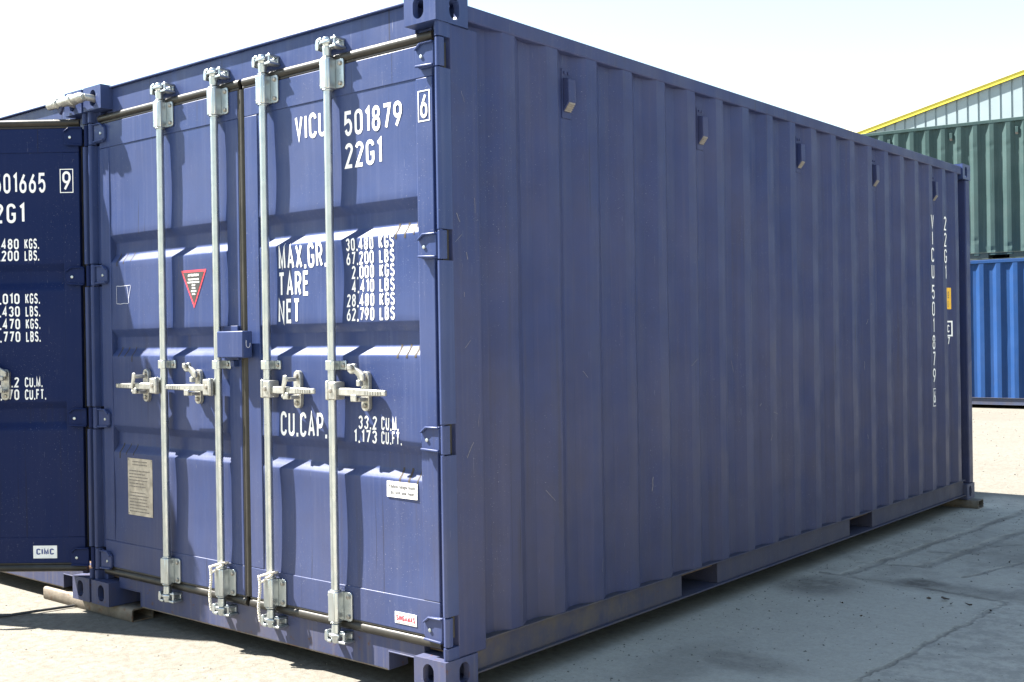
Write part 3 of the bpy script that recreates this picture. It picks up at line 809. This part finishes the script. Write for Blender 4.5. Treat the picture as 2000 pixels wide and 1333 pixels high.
def boxed(door, ch, x0, x1, z0, z1):
    door_text(door, flatf, [], [((ch, x0+.013, z0+.012, z1-z0-.024), K(x1=x1-.013, sw=.13))])
    mb = MB(); ribbon(mb, [(x0+.002, z0+.002), (x1-.002, z0+.002), (x1-.002, z1-.002), (x0+.002, z1-.002)], True, .004, lambda u, v: (u, YF-.0012, v))
    mb.obj('lettering_box', 'white', door, smooth=0, recalc=False)
boxed(DR, '6', 2.299, 2.360, 2.120, 2.236)
# warning triangle on the left door
yt = YP-.001
def tri(s): 
    c = (.848, 1.579); return [(c[0]+(a-c[0])*s, c[1]+(b-c[1])*s) for a, b in ((.750, 1.638), (.945, 1.638), (.8475, 1.462))]
t1 = MB(); t1.add([(a, foldL(a, b)-.0012, b) for a, b in tri(1)], [(0, 1, 2)]); t1.obj('warning_sticker', 'label_red', DL, smooth=0)
t1 = MB(); t1.add([(a, foldL(a, b)-.0022, b) for a, b in tri(.83)], [(0, 1, 2)]); t1.obj('warning_sticker_field', 'label_black', DL, smooth=0)
for k, (tx, sz) in enumerate((('ATTENTION', .0150), ('THIS CONTAINER', .0105), ('MUST BE REPAIRED', .0105), ('ONLY', .0105), ('WITH', .0105), ('CORTEN', .0105), ('STEEL', .0105))):
    z = 1.6135-(0 if k == 0 else .019+.0135*(k-1))
    print_on(DL, 'sticker_print', 'white', font_text(tx, sz, .0004), .848, z, foldL(.848, z)-.0034, 1.0)
# data plate
yp = foldL(.38, .6)-.002
label_plate(DL, 'data_plate', 'plate', [(.272, .466), (.484, .466), (.484, .744), (.272, .744)], yp)
lines = MB()
rl = random.Random(3)
for k in range(17):
    z = .728-.0152*k
    if k in (2, 9): continue
    x = .285+(.03 if k < 2 else 0)
    xe = .47-(.03 if k < 2 else rl.uniform(0, .06))
    while x < xe:
        w_ = rl.uniform(.006, .022); lines.box(x, min(x+w_, xe), yp-.0020, yp-.0013, z-.0026, z+.0026); x += w_+.004
lines.obj('data_plate_print', 'plate_print', DL, smooth=0)
for x in (.279, .477):
    for z in (.473, .737): MB().lathe([(0, .0035), (-.002, .003)], (x, yp-.0012, z), 1, 8).obj('rivet', 'bolt', DL)
# labels on the right door
yl = foldR(2.18, .72)-.002
label_plate(DR, 'notice_label', 'label_white', [(2.098, .698), (2.262, .696), (2.263, .757), (2.099, .759)], yl)
print_on(DR, 'notice_print', 'label_grey', font_text('Nylon hinge bush\ndo not use heat', .022, .0007, 1.0, line=1.05), 2.181, .728, yl-.002, .92)
label_plate(DR, 'maker_label', 'label_white', [(2.134, .214), (2.250, .214), (2.250, .258), (2.134, .258)], YF-.0008)
mb = MB(); stroke_text(mb, 'SINGAMAS', 2.141, .2245, .0235, 2.243, sw=.24, gap=.10)
q = MB(); q.add([(v[0], YF-.0028+v[1]*.3, v[2]) for v in mb.v], mb.f); q.obj('maker_print', 'label_red', DR, smooth=0, recalc=False)
rb = MB()
for z in (.2185, .2535): rb.box(2.138, 2.246, YF-.0028, YF-.0022, z-.0010, z+.0010)
rb.obj('maker_label_rule', 'label_red', DR, smooth=0)
# chalk mark on the left door
cm = MB()
for pts in ([(.197, 1.590), (.198, 1.503), (.232, 1.500), (.262, 1.503), (.300, 1.501)], [(.197, 1.590), (.232, 1.588), (.318, 1.590)],
            [(.290, 1.588), (.302, 1.545), (.306, 1.502)], [(.326, 1.590), (.314, 1.556), (.304, 1.520)]):
    ribbon(cm, pts, False, .0028, lambda u, v: (u, foldL(u, v)-.0016, v))
cm.obj('chalk_mark', 'chalk', DL, smooth=0, recalc=False)
# lock box over the middle seal
lb = MB().box(1.112, 1.296, -.022, .0300, 1.236, 1.352)
o = lb.obj('lock_box', 'navy', DL, 0.005)
MB().box(1.094, 1.192, .0305, .0440, 1.225, 1.376).obj('lock_box_plate', 'navy', o, 0.002)
sl_ = MB()
ribbon(sl_, [(-.004, 1.312), (-.004, 1.292)]+[(.006-.010*math.cos(R(180*k/8)), 1.292-.012*math.sin(R(180*k/8))) for k in range(9)]+[(.016, 1.300)], False, .003, lambda u, v: (1.2972, u, v))
sl_.obj('lock_box_mark', 'chalk', o, smooth=0, recalc=False)
MB().box(1.150, 1.176, .020, .0440, 1.196, 1.2240).obj('lock_box_tab', 'navy', o, 0.002)
for door, fold, xs in ((DL, foldL, (.205, .262, .325)), (DR, foldR, (2.165, 2.215, 2.262))):
    for (zu, zl) in GA:
        for x in xs:
            mb = MB(); w_ = rng.uniform(.003, .006)
            ribbon(mb, [(x+rng.uniform(-.004, .004), zl+.044), (x+.003, zl+.02), (x, zl-rng.uniform(0, .03))], False, w_*2, lambda u, v: (u, 0, v))
            drape(mb, 'dirt_run', 'dirt', door, [zl-.004, zl, zl+.004, zl+.036, zl+.040], 2, lambda v: Vector((v.x, fold(v.x, v.z)-.0008, v.z)))
# side lettering, painted over the folds
def on_side(v, off=.0045): return Vector((corrA.x(v.y)+off, v.y, v.z))
SB = [q[0] for q in corrA.br]
def side_text(pairs, yc, h, w, name='lettering', sw=.15):
    mb = MB()
    for ch, zt in pairs:
        cw = w*(0.45 if ch == '1' else .22 if ch == 'I' else 1)
        stroke_text(mb, ch, yc-cw/2, zt-h, h, yc+cw/2, sw=sw)
    q = MB(); q.add([(0, v[0], v[2]) for v in mb.v], mb.f)
    drape(q, name, 'white', A, SB, 1, on_side)
side_text(zip('VICU501879', (2.151, 2.030, 1.909, 1.788, 1.639, 1.518, 1.397, 1.276, 1.155, 1.034)), 5.217, .104, .056, sw=.12)
side_text([('6', .874)], 5.217, .090, .036, sw=.15)
side_text(zip('22G1', (2.154, 2.033, 1.912, 1.791)), 5.490, .104, .052, sw=.12)
def side_frame(y0, y1, z0, z1, w):
    mb = MB(); ribbon(mb, [(y0, z0), (y1, z0), (y1, z1), (y0, z1)], True, w, lambda u, v: (0, u, v))
    drape(mb, 'lettering_box', 'white', A, SB, 1, on_side)
side_frame(5.190, 5.243, .762, .886, .005)
side_frame(5.585, 5.684, 1.268, 1.374, .012)
side_text([('C', 1.350)], 5.638, .058, .046, sw=.18)
side_text([('7', 1.258)], 5.642, .058, .046, sw=.18)
def side_flat(mat, name, y0, y1, z0, z1, off=.0045):
    mb = MB(); mb.add([(0, y0, z0), (0, y1, z0), (0, y1, z1), (0, y0, z1)], [(0, 1, 2, 3)])
    drape(mb, name, mat, A, SB, 1, lambda v: on_side(v, off))
side_flat('label_yellow', 'hazard_label', 5.592, 5.680, 1.468, 1.630)
for k in range(4): side_flat('label_black', 'hazard_label_print', 5.630, 5.662, 1.600-.014*k-.007, 1.600-.014*k, .0055)
for k in range(3): side_flat('label_black', 'hazard_label_print', 5.632, 5.644, 1.528-.016*k-.010, 1.528-.016*k, .0055)

# scrapes on the long side and the corner post
rs = random.Random(21)
for k in range(26):
    near = k < 9
    y, z = (rs.uniform(.09, .22), rs.uniform(.3, 2.3)) if near else (rs.uniform(.4, 4.2), rs.uniform(.22, 1.5))
    L = rs.uniform(.015, .07); an = rs.choice((rs.uniform(1.3, 1.8), rs.uniform(0, 3.1)))
    pts = [(y+L*math.cos(an)*q+rs.uniform(-.002, .002), z+L*math.sin(an)*q) for q in (-.5, -.1, .3, .5)]
    mb = MB(); ribbon(mb, pts, False, rs.uniform(.0012, .0028), lambda u, v: (0, u, v))
    drape(mb, 'scrape', 'scrape', A, [] if near else SB, 1, (lambda v: Vector((2.4333, v.y, v.z))) if near else (lambda v: on_side(v, .0062)))

# ------------------------------------------------------------------ the neighbour with its right door swung open
B, corrB = shell('shipping_container', (-CW-.020, 0, BASE), 0, ('navy', 'navy_worn', 'navy_rail'),
                 'navy blue shipping container at the left edge with one door swung open', 'container', end='doors', vents=vents, seed=5)
door_end(B, ('navy', 'navy_worn', 'navy_rail'))
GB = [(1.719, 1.585), (1.015, .871)]
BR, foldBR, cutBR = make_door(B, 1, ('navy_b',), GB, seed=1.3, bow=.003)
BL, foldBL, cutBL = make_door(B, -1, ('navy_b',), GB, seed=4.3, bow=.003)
for door, x, s, la in ((BL, .60, -1, 'closed'), (BL, 1.04, -1, 'closed'), (BR, 1.40, 1, 'swung'), (BR, 1.802, 1, 'swung')):
    hardware_rod(door, x, s, la)
PX = PIN[0]
bi = [(('501665', PX-.478, 2.081, .102), K(x1=PX-.211, gap=.20)), (('22G1', PX-.545, 1.929, .100), K(x1=PX-.323, gap=.2))]
for z, a, b in ((1.795, '30,480', 'KGS.'), (1.735, '67,200', 'LBS.'), (1.515, '2,010', 'KGS.'), (1.450, '4,430', 'LBS.'), (1.386, '28,470', 'KGS.'), (1.321, '62,770', 'LBS.')):
    bi += [((a, PX-.355-(.170 if len(a) == 6 else .140), z, .054), K(x1=PX-.355, sw=.17)), ((b, PX-.325, z, .054), K(x1=PX-.250, sw=.17))]
bi += [(('33.2', PX-.470, 1.089, .052), K(x1=PX-.365, sw=.17)), (('CU.M.', PX-.335, 1.089, .052), K(x1=PX-.244, sw=.17)),
       (('1,170', PX-.485, 1.025, .054), K(x1=PX-.365, sw=.17)), (('CU.FT.', PX-.335, 1.025, .054), K(x1=PX-.226, sw=.17))]
door_text(BR, foldBR, cutBR, bi)
boxed(BR, '9', PX-.135, PX-.066, 2.078, 2.200)
label_plate(BR, 'maker_label', 'label_white', [(PX-.304, .214), (PX-.181, .214), (PX-.181, .279), (PX-.304, .279)], YF-.0008)
mb = MB(); stroke_text(mb, 'CIMC', PX-.288, .233, .031, PX-.197, sw=.20, gap=.14)
q = MB(); q.add([(v[0], YF-.0028+v[1]*.3, v[2]) for v in mb.v], mb.f); q.obj('maker_print', 'print_navy', BR, smooth=0, recalc=False)
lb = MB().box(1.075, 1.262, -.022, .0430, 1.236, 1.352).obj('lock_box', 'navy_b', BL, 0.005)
# swing the open door about its hinge pin
TH = R(38)
BR.matrix_local = Matrix.Translation((PIN[0], PIN[1], 0)) @ Matrix.Rotation(TH, 4, 'Z') @ Matrix.Translation((-PIN[0], -PIN[1], 0))

# ------------------------------------------------------------------ things between and under the containers
def box_tube(name, x0, x1, y0, y1, h, label, wall=.007, group='steel bearers under the containers', rz=0):
    e = MB()
    w = y1-y0
    out = [(y0+.004, 0), (y1-.004, 0), (y1, .004), (y1, h-.008), (y1-.008, h), (y0+.008, h), (y0, h-.008), (y0, .004)]
    inn = [(y0+wall+.002, wall), (y1-wall-.002, wall), (y1-wall, wall+.002), (y1-wall, h-wall-.004), (y1-wall-.004, h-wall), (y0+wall+.004, h-wall), (y0+wall, h-wall-.004), (y0+wall, wall+.002)]
    vs = [(x, *p) for x in (x0, x1) for p in out] + [(x, *p) for x in (x0, x1) for p in inn]
    fs = []
    for k in range(8):
        j = (k+1) % 8
        fs += [(k, j, 8+j, 8+k), (16+j, 16+k, 24+k, 24+j), (k, 16+k, 16+j, j), (8+j, 24+j, 24+k, 8+k)]
    e.add(vs, fs); o = e.obj(name, 'dunnage', smooth=50)
    return tag(o, label, 'bearer', group)
box_tube('steel_bearer', -.570, .292, .045, .165, BASE-.001, 'weathered steel box bearer under the corners where the two navy containers meet')
box_tube('steel_bearer', 2.05, 2.515, 5.895, 6.02, BASE-.001, 'short dark steel box bearer under the far rear corner of the near container')
box_tube('steel_bearer', 2.275, 2.47, .060, .175, BASE-.001, 'steel box bearer under the nearest front corner of the container')
box_tube('steel_bearer', -.55, .25, 5.86, 5.98, BASE-.001, 'steel box bearer under the hidden rear corners of the two navy containers')
box_tube('steel_bearer', -2.6, -2.1, .045, .165, BASE-.001, 'steel box bearer under the outer front corner of the open container')
box_tube('steel_bearer', -2.6, -2.1, 5.86, 5.98, BASE-.001, 'steel box bearer under the outer rear corner of the open container')

br_ = empty('bridge_clamp', (0, 0, BASE))
tag(br_, 'galvanised threaded bridge clamp joining the top corners of the two navy containers', 'clamp')
bz, by = 2.532, -.042
MB().lathe([(-.262, .012), (-.255, .022), (-.195, .022), (-.190, .017), (-.178, .017), (-.176, .027), (-.160, .027), (-.158, .019), (-.120, .022), (-.100, .024), (-.060, .022), (-.045, .021), (-.043, .030), (-.020, .030), (-.018, .025), (.030, .026), (.060, .024), (.076, .014)], (0, by, bz), 0, 20).obj('clamp_bolt', 'plated', br_, 0.0015)
hk = MB(); hk.tube([(-.108, by, bz), (-.108, .01, bz-.004), (-.108, .045, bz-.010)], .017, 12).obj('clamp_hook', 'plated', br_)
hk = MB(); hk.tube([(.074, by+.004, bz), (.082, -.006, bz), (.084, .045, bz-.008)], .018, 12).obj('clamp_hook', 'plated', br_)
MB().prism([(-.185, bz-.018), (-.120, bz-.018), (-.150, bz-.058)], 1, by-.004, by+.010).obj('clamp_wedge', 'navy_b_worn', br_, 0.002)

def rope(x, label):
    yb_ = -.016
    pts = []
    for k in range(46):
        t = k/45
        pts.append((x-.028+.006*math.sin(2.2*t*math.pi)+.0035*math.cos(k*1.9), yb_-.006+.0035*math.sin(k*1.9), .312-.195*t+BASE))
    pts2 = [(p[0]-.0035*math.cos(k*1.9)*2, p[1]-.0035*math.sin(k*1.9)*2, p[2]) for k, p in enumerate(pts)]
    loop = [(x+.034*math.cos(R(a))-.002, .012+.034*math.sin(R(a)), .318+BASE+.010*math.cos(R(a))) for a in range(-180, 181, 20)]
    mb = MB(); mb.tube(pts, .0042, 7); mb.tube(pts2, .0042, 7); mb.tube(loop, .0048, 7)
    mb.tube([(x+.030, .006, .322+BASE), (x+.004, -.016, .298+BASE), (x-.024, -.022, .280+BASE)], .0046, 7)
    return tag(mb.obj('rope_tie', 'rope'), label, 'rope', 'rope ties hanging on the locking rods')
rope(1.065, 'pale twisted rope tie on the inner locking rod left of the middle seal')
rope(1.411, 'pale twisted rope tie on the locking rod just right of the middle seal')

cb = MB(); cb.tube([(-.52, -.75, .008), (-.40, -.45, .009), (-.318, -.27, .010), (-.275, -.12, .012), (-.250, .00, .010), (-.24, .04, .010)], .007, 8)
tag(cb.obj('cable', 'cable'), 'thin black cable lying on the ground under the open door', 'cable')

# loose grit on the yard
gm = MB(); rg = random.Random(11)
def stone(x, y, s_):
    q = [rg.uniform(.7, 1.2) for _ in range(6)]
    gm.add([(x+s_*q[0], y, s_*.3), (x, y+s_*q[1], s_*.35), (x-s_*q[2], y, s_*.3), (x, y-s_*q[3], s_*.3), (x+s_*.1, y, s_*.9*q[4]), (x, y, -.002)],
           [(0, 1, 4), (1, 2, 4), (2, 3, 4), (3, 0, 4), (1, 0, 5), (2, 1, 5), (3, 2, 5), (0, 3, 5)])
for k in range(900):
    x, y = rg.uniform(2.45, 4.1), rg.uniform(.4, 6.6)
    if rg.random() < .55: x = 2.45+.9*rg.random()**2
    stone(x, y, rg.choice((.0025, .003, .004, .005))*rg.uniform(.7, 1.4))
for k in range(420): stone(rg.uniform(-1.2, 2.3), rg.uniform(-1.3, .25), rg.choice((.002, .0025, .003, .0045))*rg.uniform(.7, 1.3))
for k in range(500): stone(rg.uniform(-2.5, 3.2), rg.uniform(6.6, 17), rg.uniform(.005, .014))
tag(gm.obj('loose_grit', 'grit', smooth=0, recalc=False), 'small loose stones and grit scattered over the yard', 'grit', kind='stuff')

# dry leaves and scraps on the shaded slab
for k, (x, y, s) in enumerate(((3.30, 2.78, .030), (3.36, 2.70, .020), (3.44, 2.72, .026), (3.235, 2.74, .018), (2.84, 5.40, .022), (2.92, 2.40, .014), (3.52, 3.55, .02), (3.56, 2.66, .018), (3.10, 2.20, .012), (3.3, 3.9, .014))):
    l = MB(); n = 7; pts = []
    for i in range(n):
        a = 2*math.pi*i/n; q = s*rng.uniform(.6, 1.1); pts.append((q*math.cos(a), .45*q*math.sin(a), .006+rng.uniform(0, .010)))
    l.add(pts+[(0, 0, .004)], [(i, (i+1) % n, n) for i in range(n)])
    o = l.obj('dry_leaf', 'leaf'); o.location = (x, y, .003); o.rotation_euler.z = rng.uniform(0, 6.3)
    tag(o, 'small curled dry leaf on the shaded concrete beside the container', 'leaf', 'dry leaves on the shaded concrete')

# ------------------------------------------------------------------ containers and shed in the background
Q = -math.pi/2
dents = []
rd = random.Random(5)
e = .469
while e < 5.8:
    dents.append((e-.036, rd.choice((2.06, 2.10)), rd.uniform(.008, .02)))
    if rd.random() < .75: dents.append((e-.036, rd.uniform(.20, .40), rd.uniform(.012, .028)))
    e += .2807
shell('shipping_container', (-3.6, 17.40+CW, .03), Q, ('blue', 'blue_worn', 'blue_worn'), 'bright blue corrugated container standing behind on the sunlit yard', 'container', vents=vents[:0], seed=9)
shell('shipping_container', (-4.4, 19.90+CW, .03), Q-R(0), ('grey', 'grey', 'grey'), 'grey container hidden behind the bright blue one, under the green container', 'container', seed=12)
shell('shipping_container', (-5.05, 20.25, .03+CH+.002), Q+R(7), ('green', 'green_worn', 'green_worn'), 'dented green corrugated container stacked high behind the blue container', 'container', vents=vents, dents=dents, seed=14)

wh = tag(empty('warehouse', (0, 30, 0)), 'pale ribbed metal warehouse gable with yellow roof edge behind the containers', 'building')
ridge_x, eave_x, sl_w = 9.0, -14.0, .234
def roof_z(x): return 8.43+.234*((x if x < ridge_x else 2*ridge_x-x)+3.48)
far_x = 2*ridge_x-eave_x
cl = MB(); x = eave_x; pr = []
while x < far_x:
    pr += [(x, 0), (x+.235, 0), (x+.245, .03), (x+.285, .03), (x+.295, 0)]; x += .30
vs = []; 
for a, b in pr: vs += [(a, b, 0), (a, b, roof_z(a)-.02)]
cl.add(vs, [(2*i, 2*i+1, 2*i+3, 2*i+2) for i in range(len(pr)-1)]); cl.obj('gable_wall', 'clad', wh, smooth=20)
for a, b in ((eave_x-.3, ridge_x), (ridge_x, far_x+.3)):
    za, zb2 = roof_z(a), roof_z(b)
    MB().prism([(a, za-.02), (b, zb2-.02), (b, zb2+.10), (a, za+.10)], 1, -.08, -.035).obj('verge_trim', 'yellow', wh)
    MB().prism([(a, za+.102), (b, zb2+.102), (b, zb2+.36), (a, za+.36)], 1, -.10, -.035).obj('verge_flashing', 'cream', wh)
    MB().prism([(a, za+.05), (b, zb2+.05), (b, zb2+.30), (a, za+.30)], 1, -.03, 40).obj('roof', 'roof_sheet', wh)
for xx in (eave_x, far_x-.2):
    MB().box(xx, xx+.2, .05, 40, 0, roof_z(eave_x)-.05).obj('side_wall', 'clad', wh)
